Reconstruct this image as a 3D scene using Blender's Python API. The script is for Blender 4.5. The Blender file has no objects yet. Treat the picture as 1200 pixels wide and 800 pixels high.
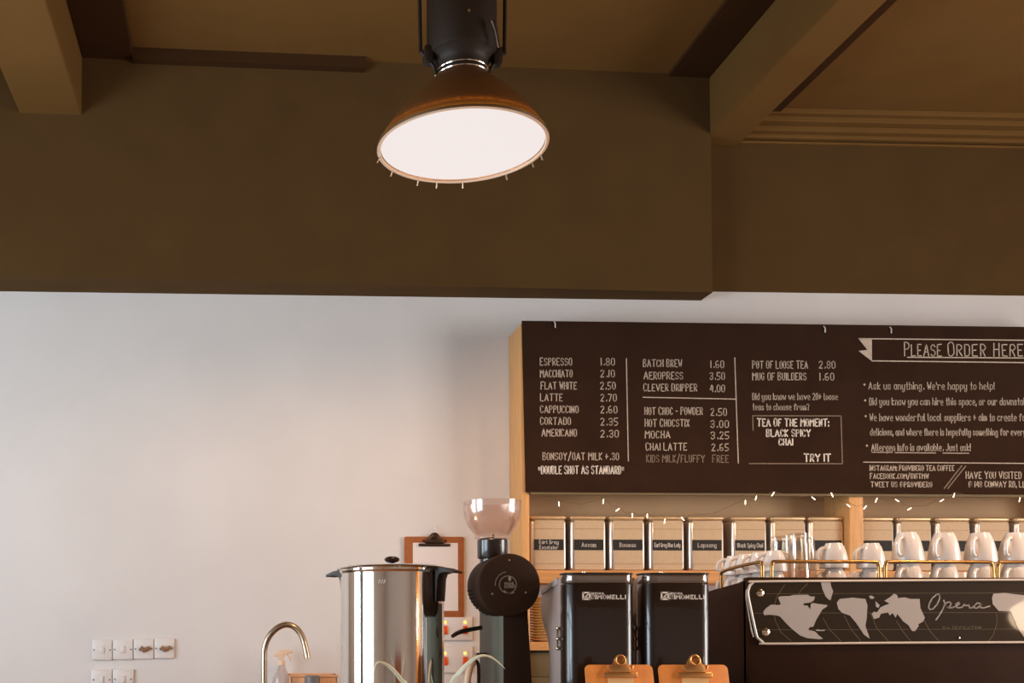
import bpy, bmesh, math, random
from mathutils import Vector, Matrix
random.seed(7)
C = bpy.context.scene.collection
PI = math.pi

# ------------------------------------------------------------------ camera
F = 1240.0                                   # focal length in pixels of a 1200 px wide frame
YAW, PITCH = math.radians(2.4), math.radians(1.4)
VPX, VPY = 283.0, 735.0                      # where lines square to the back wall converge
CAMZ = 1.25
sy, cy, sp, cp = math.sin(YAW), math.cos(YAW), math.sin(PITCH), math.cos(PITCH)
FW = Vector((sy*cp, cy*cp, sp)); RT = Vector((cy, -sy, 0)); UP = Vector((-sy*sp, -cy*sp, cp))
PPX = VPX + F*math.tan(YAW)/cp
PPY = VPY - F*math.tan(PITCH)
cam_d = bpy.data.cameras.new('camera'); cam = bpy.data.objects.new('camera', cam_d); C.objects.link(cam)
cam_d.sensor_width = 36; cam_d.sensor_fit = 'HORIZONTAL'; cam_d.lens = F/1200*36
cam_d.shift_x = (600-PPX)/1200; cam_d.shift_y = (PPY-400)/1200
cam_d.clip_start = .05
cam.matrix_world = Matrix(((RT.x, UP.x, -FW.x, 0), (RT.y, UP.y, -FW.y, 0), (RT.z, UP.z, -FW.z, CAMZ), (0, 0, 0, 1)))
bpy.context.scene.camera = cam

def W(px, py, Y):
    """point of the plane y = Y seen at photograph pixel (px, py)"""
    d = FW + RT*((px-PPX)/F) + UP*((PPY-py)/F)
    t = Y/d.y
    return Vector((d.x*t, Y, CAMZ+d.z*t))

# ------------------------------------------------------------------ light
vs = bpy.context.scene.view_settings
vs.view_transform = 'Standard'; vs.look = 'None'; vs.gamma = 1.0; vs.use_curve_mapping = False
vs.exposure = 0.45
world = bpy.data.worlds.new('world'); bpy.context.scene.world = world; world.use_nodes = True
bg = world.node_tree.nodes['Background']; bg.inputs[0].default_value = (.86, .93, 1, 1); bg.inputs[1].default_value = 1.2

def area(name, loc, target, sx, sy_, power, col):
    l = bpy.data.lights.new(name, 'AREA'); l.shape = 'RECTANGLE'; l.size = sx; l.size_y = sy_
    l.energy = power; l.color = col
    o = bpy.data.objects.new(name, l); C.objects.link(o); o.location = loc
    o.rotation_euler = (Vector(target)-Vector(loc)).to_track_quat('-Z', 'Y').to_euler()
    return o
area('daylight_side_window', (-2.92, 1.65, 1.6), (0, 1.65, 1.3), 3.3, 1.7, 138, (.74, .89, 1))
area('daylight_right_window', (5.32, 1.3, 1.7), (0, 1.0, 1.7), 2.2, 1.9, 124, (1, .95, .9))  # added light from the right, lifts the dim right wall and ceiling

# ------------------------------------------------------------------ materials
def lin(c):
    return tuple(((v/255)/12.92 if v/255 <= .04045 else ((v/255+.055)/1.055)**2.4) for v in c)+(1,)
def mat(name, rgb, rough=.6, metal=0, spec=.5, noise=0, nscale=8, bump=0, bscale=60, coat=0, stretch=None, emit=0, ecol=None):
    m = bpy.data.materials.new(name); m.use_nodes = True
    nt = m.node_tree; b = nt.nodes['Principled BSDF']
    c = lin(rgb)
    b.inputs['Base Color'].default_value = c; b.inputs['Roughness'].default_value = rough
    b.inputs['Metallic'].default_value = metal; b.inputs['Specular IOR Level'].default_value = spec
    if coat: b.inputs['Coat Weight'].default_value = coat; b.inputs['Coat Roughness'].default_value = .03
    if emit:
        b.inputs['Emission Color'].default_value = lin(ecol or rgb); b.inputs['Emission Strength'].default_value = emit
    if noise or bump:
        tc = nt.nodes.new('ShaderNodeTexCoord'); mp = nt.nodes.new('ShaderNodeMapping')
        nt.links.new(tc.outputs['Object'], mp.inputs[0])
        if stretch: mp.inputs['Scale'].default_value = stretch
    if noise:
        n = nt.nodes.new('ShaderNodeTexNoise'); n.inputs['Scale'].default_value = nscale; n.inputs['Detail'].default_value = 6
        nt.links.new(mp.outputs[0], n.inputs[0])
        r = nt.nodes.new('ShaderNodeValToRGB')
        r.color_ramp.elements[0].position = .3; r.color_ramp.elements[1].position = .7
        r.color_ramp.elements[0].color = tuple(max(0, v*(1-noise)) for v in c[:3])+(1,)
        r.color_ramp.elements[1].color = tuple(min(1, v*(1+noise)) for v in c[:3])+(1,)
        nt.links.new(n.outputs[0], r.inputs[0]); nt.links.new(r.outputs[0], b.inputs['Base Color'])
    if bump:
        n2 = nt.nodes.new('ShaderNodeTexNoise'); n2.inputs['Scale'].default_value = bscale; n2.inputs['Detail'].default_value = 4
        nt.links.new(mp.outputs[0], n2.inputs[0])
        bp = nt.nodes.new('ShaderNodeBump'); bp.inputs['Strength'].default_value = bump; bp.inputs['Distance'].default_value = .004
        nt.links.new(n2.outputs[0], bp.inputs['Height']); nt.links.new(bp.outputs[0], b.inputs['Normal'])
    return m
def clear(name, tint, gloss=.12, rough=.05, milk=0, milkcol=(255, 255, 255)):
    """thin clear plastic or glass: mostly see-through with a sheen"""
    m = bpy.data.materials.new(name); m.use_nodes = True; nt = m.node_tree
    for n in list(nt.nodes): nt.nodes.remove(n)
    out = nt.nodes.new('ShaderNodeOutputMaterial'); t = nt.nodes.new('ShaderNodeBsdfTransparent'); t.inputs[0].default_value = lin(tint)
    g = nt.nodes.new('ShaderNodeBsdfGlossy'); g.inputs['Roughness'].default_value = rough
    lw = nt.nodes.new('ShaderNodeLayerWeight'); lw.inputs[0].default_value = .25
    ma = nt.nodes.new('ShaderNodeMath'); ma.operation = 'MULTIPLY_ADD'; ma.inputs[1].default_value = .55; ma.inputs[2].default_value = gloss
    nt.links.new(lw.outputs['Facing'], ma.inputs[0])
    src = t
    if milk:
        d = nt.nodes.new('ShaderNodeBsdfDiffuse'); d.inputs[0].default_value = lin(milkcol)
        tl = nt.nodes.new('ShaderNodeBsdfTranslucent'); tl.inputs[0].default_value = lin(milkcol)
        a0 = nt.nodes.new('ShaderNodeMixShader'); nt.links.new(d.outputs[0], a0.inputs[1]); nt.links.new(tl.outputs[0], a0.inputs[2])
        mx = nt.nodes.new('ShaderNodeMixShader'); mx.inputs[0].default_value = milk
        nt.links.new(t.outputs[0], mx.inputs[1]); nt.links.new(a0.outputs[0], mx.inputs[2]); src = mx
    m2 = nt.nodes.new('ShaderNodeMixShader'); nt.links.new(ma.outputs[0], m2.inputs[0])
    nt.links.new(src.outputs[0], m2.inputs[1]); nt.links.new(g.outputs[0], m2.inputs[2]); nt.links.new(m2.outputs[0], out.inputs[0])
    return m

M = {}
M['plaster'] = mat('white_plaster', (226, 221, 218), .85, noise=.03, nscale=3, bump=.15, bscale=90)
M['brown_paint'] = mat('brown_paint', (89, 65, 36), .85, spec=.1, noise=.06, nscale=5, bump=.12, bscale=70)
M['ceiling_paint'] = mat('ceiling_paint', (120, 87, 46), .85, spec=.1, noise=.05, nscale=5)  # bulkhead brown, lightened to make up for the dim ceiling light
M['brown_trim'] = mat('dark_brown_trim_paint', (68, 44, 24), .85, spec=.1, noise=.05, nscale=5)  # darker brown stands for the shade along the coffer edges
M['room_paint'] = mat('room_paint', (222, 214, 210), .9, noise=.04)
M['floor'] = mat('floor_boards', (186, 170, 154), .5, noise=.25, nscale=4, stretch=(1, 12, 1))
M['chalkboard'] = mat('chalkboard_black', (54, 35, 24), .85, spec=.08, noise=.12, nscale=9)
M['chalk'] = mat('white_chalk', (200, 182, 164), .95, noise=.18, nscale=140)
M['chalk_bold'] = mat('bright_chalk', (238, 226, 212), .95, noise=.06, nscale=140)
M['chalk_faint'] = mat('faint_chalk', (142, 122, 104), .95, noise=.25, nscale=140)
M['pine'] = mat('pine_wood', (222, 166, 104), .55, noise=.14, nscale=5, stretch=(14, 14, 1))
M['door_pine'] = mat('varnished_door', (226, 150, 44), .35, noise=.1, nscale=4, stretch=(8, 8, 1))
M['pine_h'] = mat('pine_shelf', (214, 150, 88), .55, noise=.14, nscale=5, stretch=(1, 14, 14))
M['tin_body'] = mat('silver_tin', (232, 224, 216), .32, metal=.9)
M['tin_lid'] = mat('tin_lid', (208, 176, 134), .4, metal=.35)
M['kraft'] = mat('kraft_wrap', (204, 176, 142), .7, noise=.05, nscale=60)
M['shelf_back'] = mat('tan_shelf_backing', (206, 166, 124), .7, noise=.06, nscale=4)
M['tin_edge'] = mat('tin_line', (150, 118, 84), .5, metal=.3)
M['label_black'] = mat('black_label', (30, 22, 18), .7)
M['label_ink'] = mat('label_ink', (232, 220, 208), .8)
M['black_enamel'] = mat('black_enamel', (34, 20, 11), .3, spec=.4, coat=.6)
M['black_satin'] = mat('black_satin', (42, 29, 21), .5)
M['machine_black'] = mat('machine_black', (52, 32, 19), .65, spec=.1, noise=.08, nscale=14)
M['panel_gloss'] = mat('panel_gloss', (46, 33, 16), .5, spec=.1, coat=.28)
M['silver_print'] = mat('silver_print', (182, 174, 168), .5, spec=.2, coat=.28)
M['silver_rim'] = mat('silver_rim', (224, 216, 206), .4, metal=.35)
M['faint_print'] = mat('faint_print', (104, 88, 60), .6)
M['chrome'] = mat('chrome', (225, 215, 200), .12, metal=1)
M['steel'] = mat('polished_steel', (232, 224, 214), .08, metal=1)
M['brass_nickel'] = mat('brushed_nickel', (198, 180, 156), .28, metal=1)
M['rail'] = mat('cup_rail_metal', (176, 136, 84), .3, metal=1)
M['porcelain'] = mat('white_porcelain', (240, 232, 226), .18, spec=.6)
M['grey_panel'] = mat('mauve_grey_panel', (168, 152, 146), .45, metal=.2, noise=.04)
M['grinder_black'] = mat('grinder_black', (50, 32, 20), .65, spec=.15, noise=.07, nscale=30)
M['grinder_grey'] = mat('grinder_side_grey', (104, 106, 92), .55, noise=.05, nscale=30)  # grey-green of the daylit left side, put into the column colour
M['badge'] = mat('badge_print', (150, 134, 120), .6)
M['hardboard'] = mat('orange_hardboard', (238, 148, 70), .55, noise=.1, nscale=40)
M['hardboard_dark'] = mat('brown_hardboard', (164, 92, 44), .6, noise=.12, nscale=40)
M['paper'] = mat('white_paper', (236, 226, 222), .9)
M['paper_orange'] = mat('kraft_paper', (250, 196, 132), .9)
M['bronze'] = mat('bronze_clip', (214, 158, 98), .32, metal=.8)
M['dark_clip'] = mat('dark_steel_clip', (70, 54, 44), .35, metal=.8)
M['white_plastic'] = mat('white_plastic', (232, 226, 222), .35)
M['grey_plastic'] = mat('grey_plastic', (120, 114, 110), .4)
M['brown_plastic'] = mat('brown_plastic', (150, 116, 88), .4)
M['red_switch'] = mat('red_switch', (236, 88, 34), .35)
M['amber_neon'] = mat('amber_neon', (255, 190, 90), .4, emit=1.2)
M['leaf'] = mat('aloe_leaf', (128, 142, 84), .45, noise=.2, nscale=30)
M['leaf_pale'] = mat('pale_leaf', (206, 204, 178), .5, noise=.12, nscale=30)
M['terracotta'] = mat('terracotta', (168, 84, 44), .8, noise=.1)
M['soil'] = mat('soil', (52, 36, 26), .95, noise=.3, nscale=60)
M['peach'] = mat('peach_plastic', (240, 208, 178), .4)
M['peach_tub'] = mat('peach_tub', (232, 176, 130), .6)
M['olive_box'] = mat('olive_box', (112, 94, 62), .7, noise=.08)
M['saucer'] = mat('cream_saucer', (240, 204, 140), .4)
M['worktop'] = mat('worktop_wood', (150, 98, 58), .4, noise=.15, nscale=4, stretch=(1, 14, 1))
M['cabinet'] = mat('counter_front', (70, 56, 46), .6)
M['sideboard'] = mat('sideboard_wood', (140, 62, 30), .5, noise=.2, nscale=4, stretch=(1, 1, 10))
M['window_frame'] = mat('window_frame_paint', (44, 36, 30), .5)
M['glass'] = clear('drinking_glass', (250, 244, 236), .08, .03)
M['hopper_plastic'] = clear('hopper_clear_plastic', (253, 245, 240), .05, .14, milk=.07, milkcol=(244, 212, 196))
M['smoke_lid'] = clear('smoky_clear_lid', (170, 146, 126), .2, .1, milk=.4, milkcol=(176, 152, 134))
M['bottle_clear'] = clear('milky_bottle', (245, 240, 238), .05, .15, milk=.55, milkcol=(238, 228, 224))
M['lamp_black'] = mat('lamp_black', (40, 27, 17), .55, spec=.3)
M['lamp_glow'] = mat('lamp_diffuser', (60, 58, 56), .6, spec=.1, emit=.73, ecol=(240, 230, 227))
M['bulb_glow'] = mat('fairy_bulb', (255, 226, 180), .4, emit=4, ecol=(255, 232, 196))
M['wire'] = mat('thin_wire', (120, 96, 66), .6)
def shade_mat():
    m = mat('lamp_shade_enamel', (84, 58, 30), .5, spec=.3); nt = m.node_tree
    b = nt.nodes['Principled BSDF']; out = nt.nodes['Material Output']
    t = nt.nodes.new('ShaderNodeBsdfTranslucent'); t.inputs[0].default_value = (1, .5, .06, 1)  # amber see-through mix added for the glow around the lamp
    mx = nt.nodes.new('ShaderNodeMixShader'); mx.inputs[0].default_value = .10
    nt.links.new(b.outputs[0], mx.inputs[1]); nt.links.new(t.outputs[0], mx.inputs[2]); nt.links.new(mx.outputs[0], out.inputs[0])
    return m
M['lamp_shade'] = shade_mat()

# ------------------------------------------------------------------ mesh helpers
class MB:
    def __init__(self): self.bm = bmesh.new()
    def box(self, x0, x1, y0, y1, z0, z1, bev=0, seg=2, mtx=None):
        b = bmesh.new()
        v = [b.verts.new(p) for p in ((x0,y0,z0),(x1,y0,z0),(x1,y1,z0),(x0,y1,z0),(x0,y0,z1),(x1,y0,z1),(x1,y1,z1),(x0,y1,z1))]
        for f in ((3,2,1,0),(4,5,6,7),(0,1,5,4),(1,2,6,5),(2,3,7,6),(3,0,4,7)): b.faces.new([v[i] for i in f])
        if bev: bmesh.ops.bevel(b, geom=list(b.edges), offset=bev, segments=seg, profile=.5, affect='EDGES')
        return self.add(b, mtx)
    def add(self, b, mtx=None):
        if mtx is not None: bmesh.ops.transform(b, matrix=mtx, verts=list(b.verts))
        me = bpy.data.meshes.new('tmp'); b.to_mesh(me); b.free(); self.bm.from_mesh(me); bpy.data.meshes.remove(me); return self
    def lathe(self, prof, n=40, mtx=None, cap0=False, cap1=False):
        b = bmesh.new(); rings = []
        for r, z in prof:
            if r < 1e-6: rings.append([b.verts.new((0, 0, z))])
            else: rings.append([b.verts.new((r*math.cos(2*PI*i/n), r*math.sin(2*PI*i/n), z)) for i in range(n)])
        for a, c in zip(rings, rings[1:]):
            for i in range(n):
                j = (i+1) % n
                if len(a) == 1 and len(c) == 1: continue
                if len(a) == 1: b.faces.new((a[0], c[j], c[i]))
                elif len(c) == 1: b.faces.new((a[i], a[j], c[0]))
                else: b.faces.new((a[i], a[j], c[j], c[i]))
        if cap0 and len(rings[0]) > 1: b.faces.new(rings[0][::-1])
        if cap1 and len(rings[-1]) > 1: b.faces.new(rings[-1])
        bmesh.ops.recalc_face_normals(b, faces=list(b.faces))
        return self.add(b, mtx)
    def tube(self, pts, r, n=10, closed=False):
        pts = [Vector(p) for p in pts]; b = bmesh.new(); rings = []
        rad = r if isinstance(r, (list, tuple)) else [r]*len(pts)
        N = len(pts); prev = None
        for i, p in enumerate(pts):
            if closed: t = (pts[(i+1) % N]-pts[i-1]).normalized()
            else: t = (pts[min(i+1, N-1)]-pts[max(i-1, 0)]).normalized()
            if prev is None:
                a = Vector((0, 0, 1)) if abs(t.z) < .9 else Vector((1, 0, 0)); u = t.cross(a).normalized()
            else: u = (prev-t*prev.dot(t)).normalized()
            prev = u; w = t.cross(u)
            rings.append([b.verts.new(p+(u*math.cos(2*PI*k/n)+w*math.sin(2*PI*k/n))*rad[i]) for k in range(n)])
        prs = list(zip(rings, rings[1:])) + ([(rings[-1], rings[0])] if closed else [])
        for a, c in prs:
            for k in range(n): b.faces.new((a[k], a[(k+1) % n], c[(k+1) % n], c[k]))
        if not closed: b.faces.new(rings[0][::-1]); b.faces.new(rings[-1])
        bmesh.ops.recalc_face_normals(b, faces=list(b.faces))
        return self.add(b)
    def prism(self, pts, vec, bev=0):
        """closed polygon of 3-D points pushed along vec"""
        b = bmesh.new(); vec = Vector(vec)
        a = [b.verts.new(Vector(p)) for p in pts]; c = [b.verts.new(Vector(p)+vec) for p in pts]; n = len(a)
        f1 = b.faces.new(a); f2 = b.faces.new(c[::-1])
        for i in range(n): b.faces.new((a[i], c[i], c[(i+1) % n], a[(i+1) % n]))
        bmesh.ops.recalc_face_normals(b, faces=list(b.faces))
        if bev:
            es = [e for e in b.edges if e in set(f1.edges) | set(f2.edges)]
            bmesh.ops.bevel(b, geom=es, offset=bev, segments=2, profile=.5, affect='EDGES')
        return self.add(b)
    def sphere(self, c, r, sc=(1, 1, 1), n=16):
        b = bmesh.new(); bmesh.ops.create_uvsphere(b, u_segments=n, v_segments=max(6, n//2), radius=r)
        return self.add(b, Matrix.Translation(c) @ Matrix.Diagonal((*sc, 1)))
    def stroke(self, pl, w, t=.0007):
        """flat chalk line on a surface that faces -y: a thin raised ribbon"""
        for p, q in zip(pl, pl[1:]):
            p, q = Vector(p), Vector(q); d = q-p
            if d.length < 1e-6: continue
            d.normalize(); s = Vector((-d.z, 0, d.x))*w/2; p = p-d*w*.35; q = q+d*w*.35; o = Vector((0, -t, 0))
            v = [self.bm.verts.new(x) for x in (p-s, q-s, q+s, p+s, p-s+o, q-s+o, q+s+o, p+s+o)]
            for f in ((4,5,6,7),(0,1,5,4),(1,2,6,5),(2,3,7,6),(3,0,4,7)): self.bm.faces.new([v[i] for i in f])
        return self
    def build(self, name, m, parent=None, smooth=True, angle=35):
        me = bpy.data.meshes.new(name); self.bm.to_mesh(me); self.bm.free()
        me.materials.append(m)
        if smooth:
            me.polygons.foreach_set('use_smooth', [True]*len(me.polygons)); me.set_sharp_from_angle(angle=math.radians(angle))
        o = bpy.data.objects.new(name, me); C.objects.link(o)
        if parent is not None:
            o.parent = parent; o.matrix_parent_inverse = Matrix.Translation(-parent_loc(parent))
        return o
def parent_loc(o):
    v = Vector(o.location)
    while o.parent is not None and False: o = o.parent
    return v
def tag(o, label=None, cat=None, group=None, kind=None):
    if label: o['label'] = label
    if cat: o['category'] = cat
    if group: o['group'] = group
    if kind: o['kind'] = kind
    return o
def thing(name, label, cat, loc=(0, 0, 0), group=None):
    o = bpy.data.objects.new(name, None); C.objects.link(o); o.location = loc; o.empty_display_size = .05
    return tag(o, label, cat, group)
def dup(root, loc, label, group=None, rotz=None):
    r = root.copy(); C.objects.link(r); r.location = loc; r['label'] = label
    if group: r['group'] = group
    if rotz is not None: r.rotation_euler = (0, 0, rotz)
    for ch in list(root.children):
        c = ch.copy(); C.objects.link(c); c.parent = r; c.matrix_parent_inverse = ch.matrix_parent_inverse
        for g in list(ch.children):
            d = g.copy(); C.objects.link(d); d.parent = c; d.matrix_parent_inverse = g.matrix_parent_inverse
    return r
def struct(name, mb, m, smooth=False):
    return tag(mb.build(name, m, smooth=smooth), kind='structure')
def axis_y(c): return Matrix.Translation(c) @ Matrix.Rotation(PI/2, 4, 'X')     # lathe axis z -> -y

# stroke lettering ---------------------------------------------------------
G = {'A':'022842 1434','B':'02082837262505 2534332202','C':'3728180703122233','D':'02082837332202','E':'38080232 0525','F':'380802 0525',
'G':'37281807031222333525','H':'0208 3238 0535','I':'0208','J':'3833221203','K':'0208 380532','L':'080232','M':'0208254842','N':'02083238',
'O':'180703122233372818','P':'02082837362505','Q':'180703122233372818 2431','R':'02082837362505 1532','S':'372818070615253433221203','T':'0848 2822',
'U':'080312223338','V':'082248','W':'0812263248','X':'0832 0238','Y':'0825 482522','Z':'08380232',
'0':'180703122233372818','1':'0208','2':'07182837360232','3':'07182837362515 253433221203','4':'280434 3732','5':'3808052534332202',
'6':'280703122233342504','7':'083812','8':'2536372818070615253433221203041525','9':'372818070615253632',
'a':'36160503122233 3632','b':'0802 0516263533221203','c':'3526160503122233','d':'3832 3526160503122233','e':'04343526160503122232','f':'37281712 0636',
'g':'36160503122233 3631201001','h':'0208 0516263532','i':'0206 0708','j':'26211001 2728','k':'0208 3604 0432','l':'080312','m':'0206 05162522 25364542',
'n':'0206 0516263532','o':'160503122233352616','p':'0600 0516263533221203','q':'3630 36160503122233','r':'0206 05162635','s':'35261605142433221203',
't':'18131222 0626','u':'0603122233 3632','v':'062246','w':'0612243246','x':'0632 0236','y':'0603122233 3631201001','z':'06360232',
'.':'1213','·':'0405',',':'0301',"'":'0806','!':'0804 0302','?':'07182837362524 2322','+':'0535 1713','-':'0525','/':'0139',':':'0605 0302','*':'0626 1517 0527 0725','@':'36251434353843473818070312 42'}
def text_polys(s, caps_big=1.0):
    """list of polylines in units where a capital is 6 high from 0 to 6; returns (polys, width)"""
    x = 0; out = []; word_start = True
    for ch in s:
        if ch == ' ': x += 2.4; word_start = True; continue
        k = caps_big if (word_start and ch.isupper()) else 1.0
        word_start = False; wmax = 0
        for st in G[ch].split():
            pl = []
            for i in range(0, len(st), 2):
                gx, gy = int(st[i]), int(st[i+1])-2
                wmax = max(wmax, gx); jx, jy = random.uniform(-.16, .16), random.uniform(-.16, .16)
                pl.append((x+gx*(.9 if k == 1 else k*.9)+jx, gy*k+jy))
            out.append(pl)
        x += wmax*.9*k+(1.7 if ch != '1' else 1.9)
    return out, max(x-1.7, .5)
def write(mb, s, Y, x0, x1, yc, cap, w=1.15, yc1=None, big=1.0):
    """lettering on the plane y=Y: from photo column x0 to x1, centred on row yc (yc1 at the far end), capital height cap"""
    polys, wd = text_polys(s, big); a = W(x0, yc+cap/2, Y); e = W(x1, (yc if yc1 is None else yc1)+cap/2, Y); h = (W(x0, yc-cap/2, Y)-a).z/6
    pxm = (W(x0+1, yc, Y)-W(x0, yc, Y)).x
    for pl in polys:
        mb.stroke([a+(e-a)*(px/wd)+Vector((0, 0, py*h)) for px, py in pl], w*pxm)
def line(mb, Y, pts, w=1.2):
    pxm = (W(601, 400, Y)-W(600, 400, Y)).x
    mb.stroke([W(x, y, Y) for x, y in pts], w*pxm)

# ================================================================== ROOM SHELL
YW, YB = 4.40, 4.29                    # back wall, front of the dropped bulkhead
XL, XR, YF = -2.8, 5.2, -4.0
CEIL, CEILR = 3.557, 3.42
struct('floor', MB().box(XL, XR, YF, YW, -.1, 0), M['floor'])
zs = W(900, 342.5, YW).z               # where white plaster meets brown paint
struct('wall_back', MB().box(XL, XR, YW, YW+.15, 0, zs), M['plaster'])
struct('wall_back_upper', MB().box(XL, XR, YW, YW+.15, zs, 3.75), M['brown_paint'])
# left wall with window opening
wy0, wy1, wz0, wz1 = 0, 3.3, .8, 2.75
struct('wall_left', MB().box(XL-.15, XL, YF, wy0, 0, 3.75).box(XL-.15, XL, wy1, YW+.15, 0, 3.75).box(XL-.15, XL, wy0, wy1, 0, wz0).box(XL-.15, XL, wy0, wy1, wz1, 3.75), M['room_paint'])
wf = MB()
for yy in (wy0, wy0+.95, wy1-.07): wf.box(XL-.1, XL-.03, yy, yy+.07, wz0, wz1)
wf.box(XL-.1, XL-.01, 1.85, 2.4, wz0, wz1)
for zz in (wz0, wz0+1.25, wz1-.07): wf.box(XL-.1, XL-.03, wy0, wy1, zz, zz+.07)
struct('window_1', wf, M['window_frame'])
struct('wall_front', MB().box(XL, XR, YF-.15, YF, 0, 3.75), M['room_paint'])
ry0, ry1 = .2, 2.4
struct('wall_right', MB().box(XR, XR+.15, YF-.15, ry0, 0, 3.75).box(XR, XR+.15, ry1, YW+.15, 0, 3.75).box(XR, XR+.15, ry0, ry1, 0, wz0).box(XR, XR+.15, ry0, ry1, wz1, 3.75), M['room_paint'])
wf = MB()
for yy in (ry0, ry0+1.1, ry1-.07): wf.box(XR+.03, XR+.1, yy, yy+.07, wz0, wz1)
for zz in (wz0, wz0+1.25, wz1-.07): wf.box(XR+.03, XR+.1, ry0, ry1, zz, zz+.07)
struct('window_2', wf, M['window_frame'])  # unseen window added to light the right side, placed by the urn's reflection
dr_ = MB().box(XR-.04, XR-.001, -2.0, -.95, .005, 2.1, .004)
for z0, z1 in ((.25, .95), (1.1, 1.95)): dr_.box(XR-.05, XR-.03, -1.85, -1.1, z0, z1, .006)
struct('door_1', dr_, M['door_pine'])
BX = W(834, 250, YB).x                 # free end of the bulkhead
zb = W(834, 342.5, YB).z
struct('bulkhead', MB().prism([(XL, YW, zb), (XL, YB-.15, zb), (BX, YB, zb), (BX, YW, zb)], (0, 0, CEIL-zb)), M['brown_paint'])
# ceiling and its beams
struct('ceiling', MB().box(XL, 2.0, YF, YW, CEIL, CEIL+.15).box(2.0, XR, YF, YW, CEILR, CEILR+.29), M['ceiling_paint'])
struct('beam_left', MB().box(-.885, -.64, YF, YB, 3.295, CEIL, .006), M['ceiling_paint'])
struct('beam_right', MB().box(BX-.003, W(858, 186, YW).x+.02, YF, YW, W(834, 157, YB).z, CEIL, .006), M['ceiling_paint'])
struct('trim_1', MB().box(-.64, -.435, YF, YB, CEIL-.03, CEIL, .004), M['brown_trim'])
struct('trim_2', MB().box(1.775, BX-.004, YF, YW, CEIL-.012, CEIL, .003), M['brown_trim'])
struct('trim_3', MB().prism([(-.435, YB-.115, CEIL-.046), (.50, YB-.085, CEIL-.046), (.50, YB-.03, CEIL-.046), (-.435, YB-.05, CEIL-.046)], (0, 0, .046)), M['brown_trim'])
struct('trim_4', MB().box(W(858, 186, YW).x+.02, 2.245, YF, YW-.13, CEILR-.022, CEILR, .003), M['brown_trim'])  # dark strip put where the beam leaves a shadow gap
cor = MB()
for k, (dy, z0, z1) in enumerate(((.125, 3.398, 3.42), (.10, 3.375, 3.398), (.062, 3.352, 3.375), (.034, 3.335, 3.352), (.02, 3.318, 3.328))):
    cor.box(2.10, XR, YW-dy, YW, z0, z1, .003)
struct('trim_5', cor, M['ceiling_paint'])

# ================================================================== COUNTERS (below the frame, they carry everything)
t = thing('front_counter', 'long café bar counter with a wooden worktop under the coffee machines', 'counter', (.9, 2.6, 0))
MB().box(-.5, 3.6, 2.15, 3.1, .86, .90, .006).build('worktop', M['worktop'], t)
MB().box(-.45, 3.55, 2.22, 3.02, 0, .86, .004).build('base_cabinet', M['cabinet'], t)
t = thing('back_counter', 'back counter along the white wall under the tap', 'counter', (-.5, 4.05, 0))
MB().box(-2.4, 1.06, 3.72, YW-.006, .88, .92, .006).build('worktop', M['worktop'], t)
MB().box(-2.35, 1.05, 3.78, YW-.01, 0, .88, .004).build('base_cabinet', M['cabinet'], t)

# ================================================================== SHELF UNIT
YS = 4.20
xs0, xs1 = W(612, 690, YS).x, W(621, 690, YS).x
xm0, xm1 = W(995.5, 600, YS).x, W(1012, 600, YS).x
XE = 3.45
zA1 = W(700, 668, YS).z; zA0 = zA1-.052
zB1 = W(640, 752, YS).z; zB0 = W(640, 762, YS).z
ztop = W(615, 379, YS).z
su = thing('shelf_unit', 'pine wall shelf unit holding the tea tins below the chalkboard', 'shelf unit', ((xs0+XE)/2, 4.30, 0))
MB().box(xs0, xs1, YS, YW-.005, 0, ztop, .003).build('side_panel', M['pine'], su)
MB().box(XE-.03, XE, YS, YW-.005, 0, ztop, .003).build('side_panel', M['pine'], su)
MB().box(xm0, xm1, YS+.001, YW-.005, 0, ztop, .003).build('post', M['pine'], su)
for (a, b) in ((xs1, xm0), (xm1, XE-.03)):
    MB().box(a, b, YS+.002, YW-.005, zA0, zA1, .002).build('shelf', M['pine_h'], su)
    MB().box(a, b, YS+.002, YW-.005, zB0, zB1, .002).build('shelf', M['pine_h'], su)
    MB().box(a, b, YS+.002, YW-.005, .87, .90, .002).build('shelf', M['pine_h'], su)
    MB().box(a, b, YS+.03, YW-.005, ztop-.03, ztop-.002, .002).build('shelf', M['pine_h'], su)
    MB().box(a, b, YW-.016, YW-.006, zA1, ztop-.03).build('backing', M['shelf_back'], su)

# ---- chalkboard
YC = 4.185
bl = W(612, 375.5, YC); bb = W(616.5, 576, YC); XBE = 3.46
cb = thing('chalkboard', 'long black menu chalkboard with white hand lettering across the shelf unit', 'chalkboard', ((bl.x+XBE)/2, YC, bb.z))
P = [Vector((bl.x, YC, bl.z)), Vector((bb.x, YC, bb.z)), Vector((XBE, YC, bb.z)), Vector((XBE, YC, bl.z))]
MB().prism(P, (0, .012, 0), .0015).build('board', M['chalkboard'], cb, smooth=False)
MB().box(bb.x+.02, XBE-.02, YC+.003, YC+.015, bb.z-.011, bb.z-.001).build('bottom_batten', M['olive_box'], cb)
hk = MB()
for hx, hy in ((650, 380), (966, 385.5), (1043.5, 386.5)):
    hk = MB(); p = W(hx, hy, YC-.001)
    hk.tube([p+Vector((-.002, .001, .012)), p+Vector((0, -.006, .004)), p+Vector((.002, -.002, -.014))], .0022, 8).build('hook', M['white_plastic'], cb)
YT = YC-.0002
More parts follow.
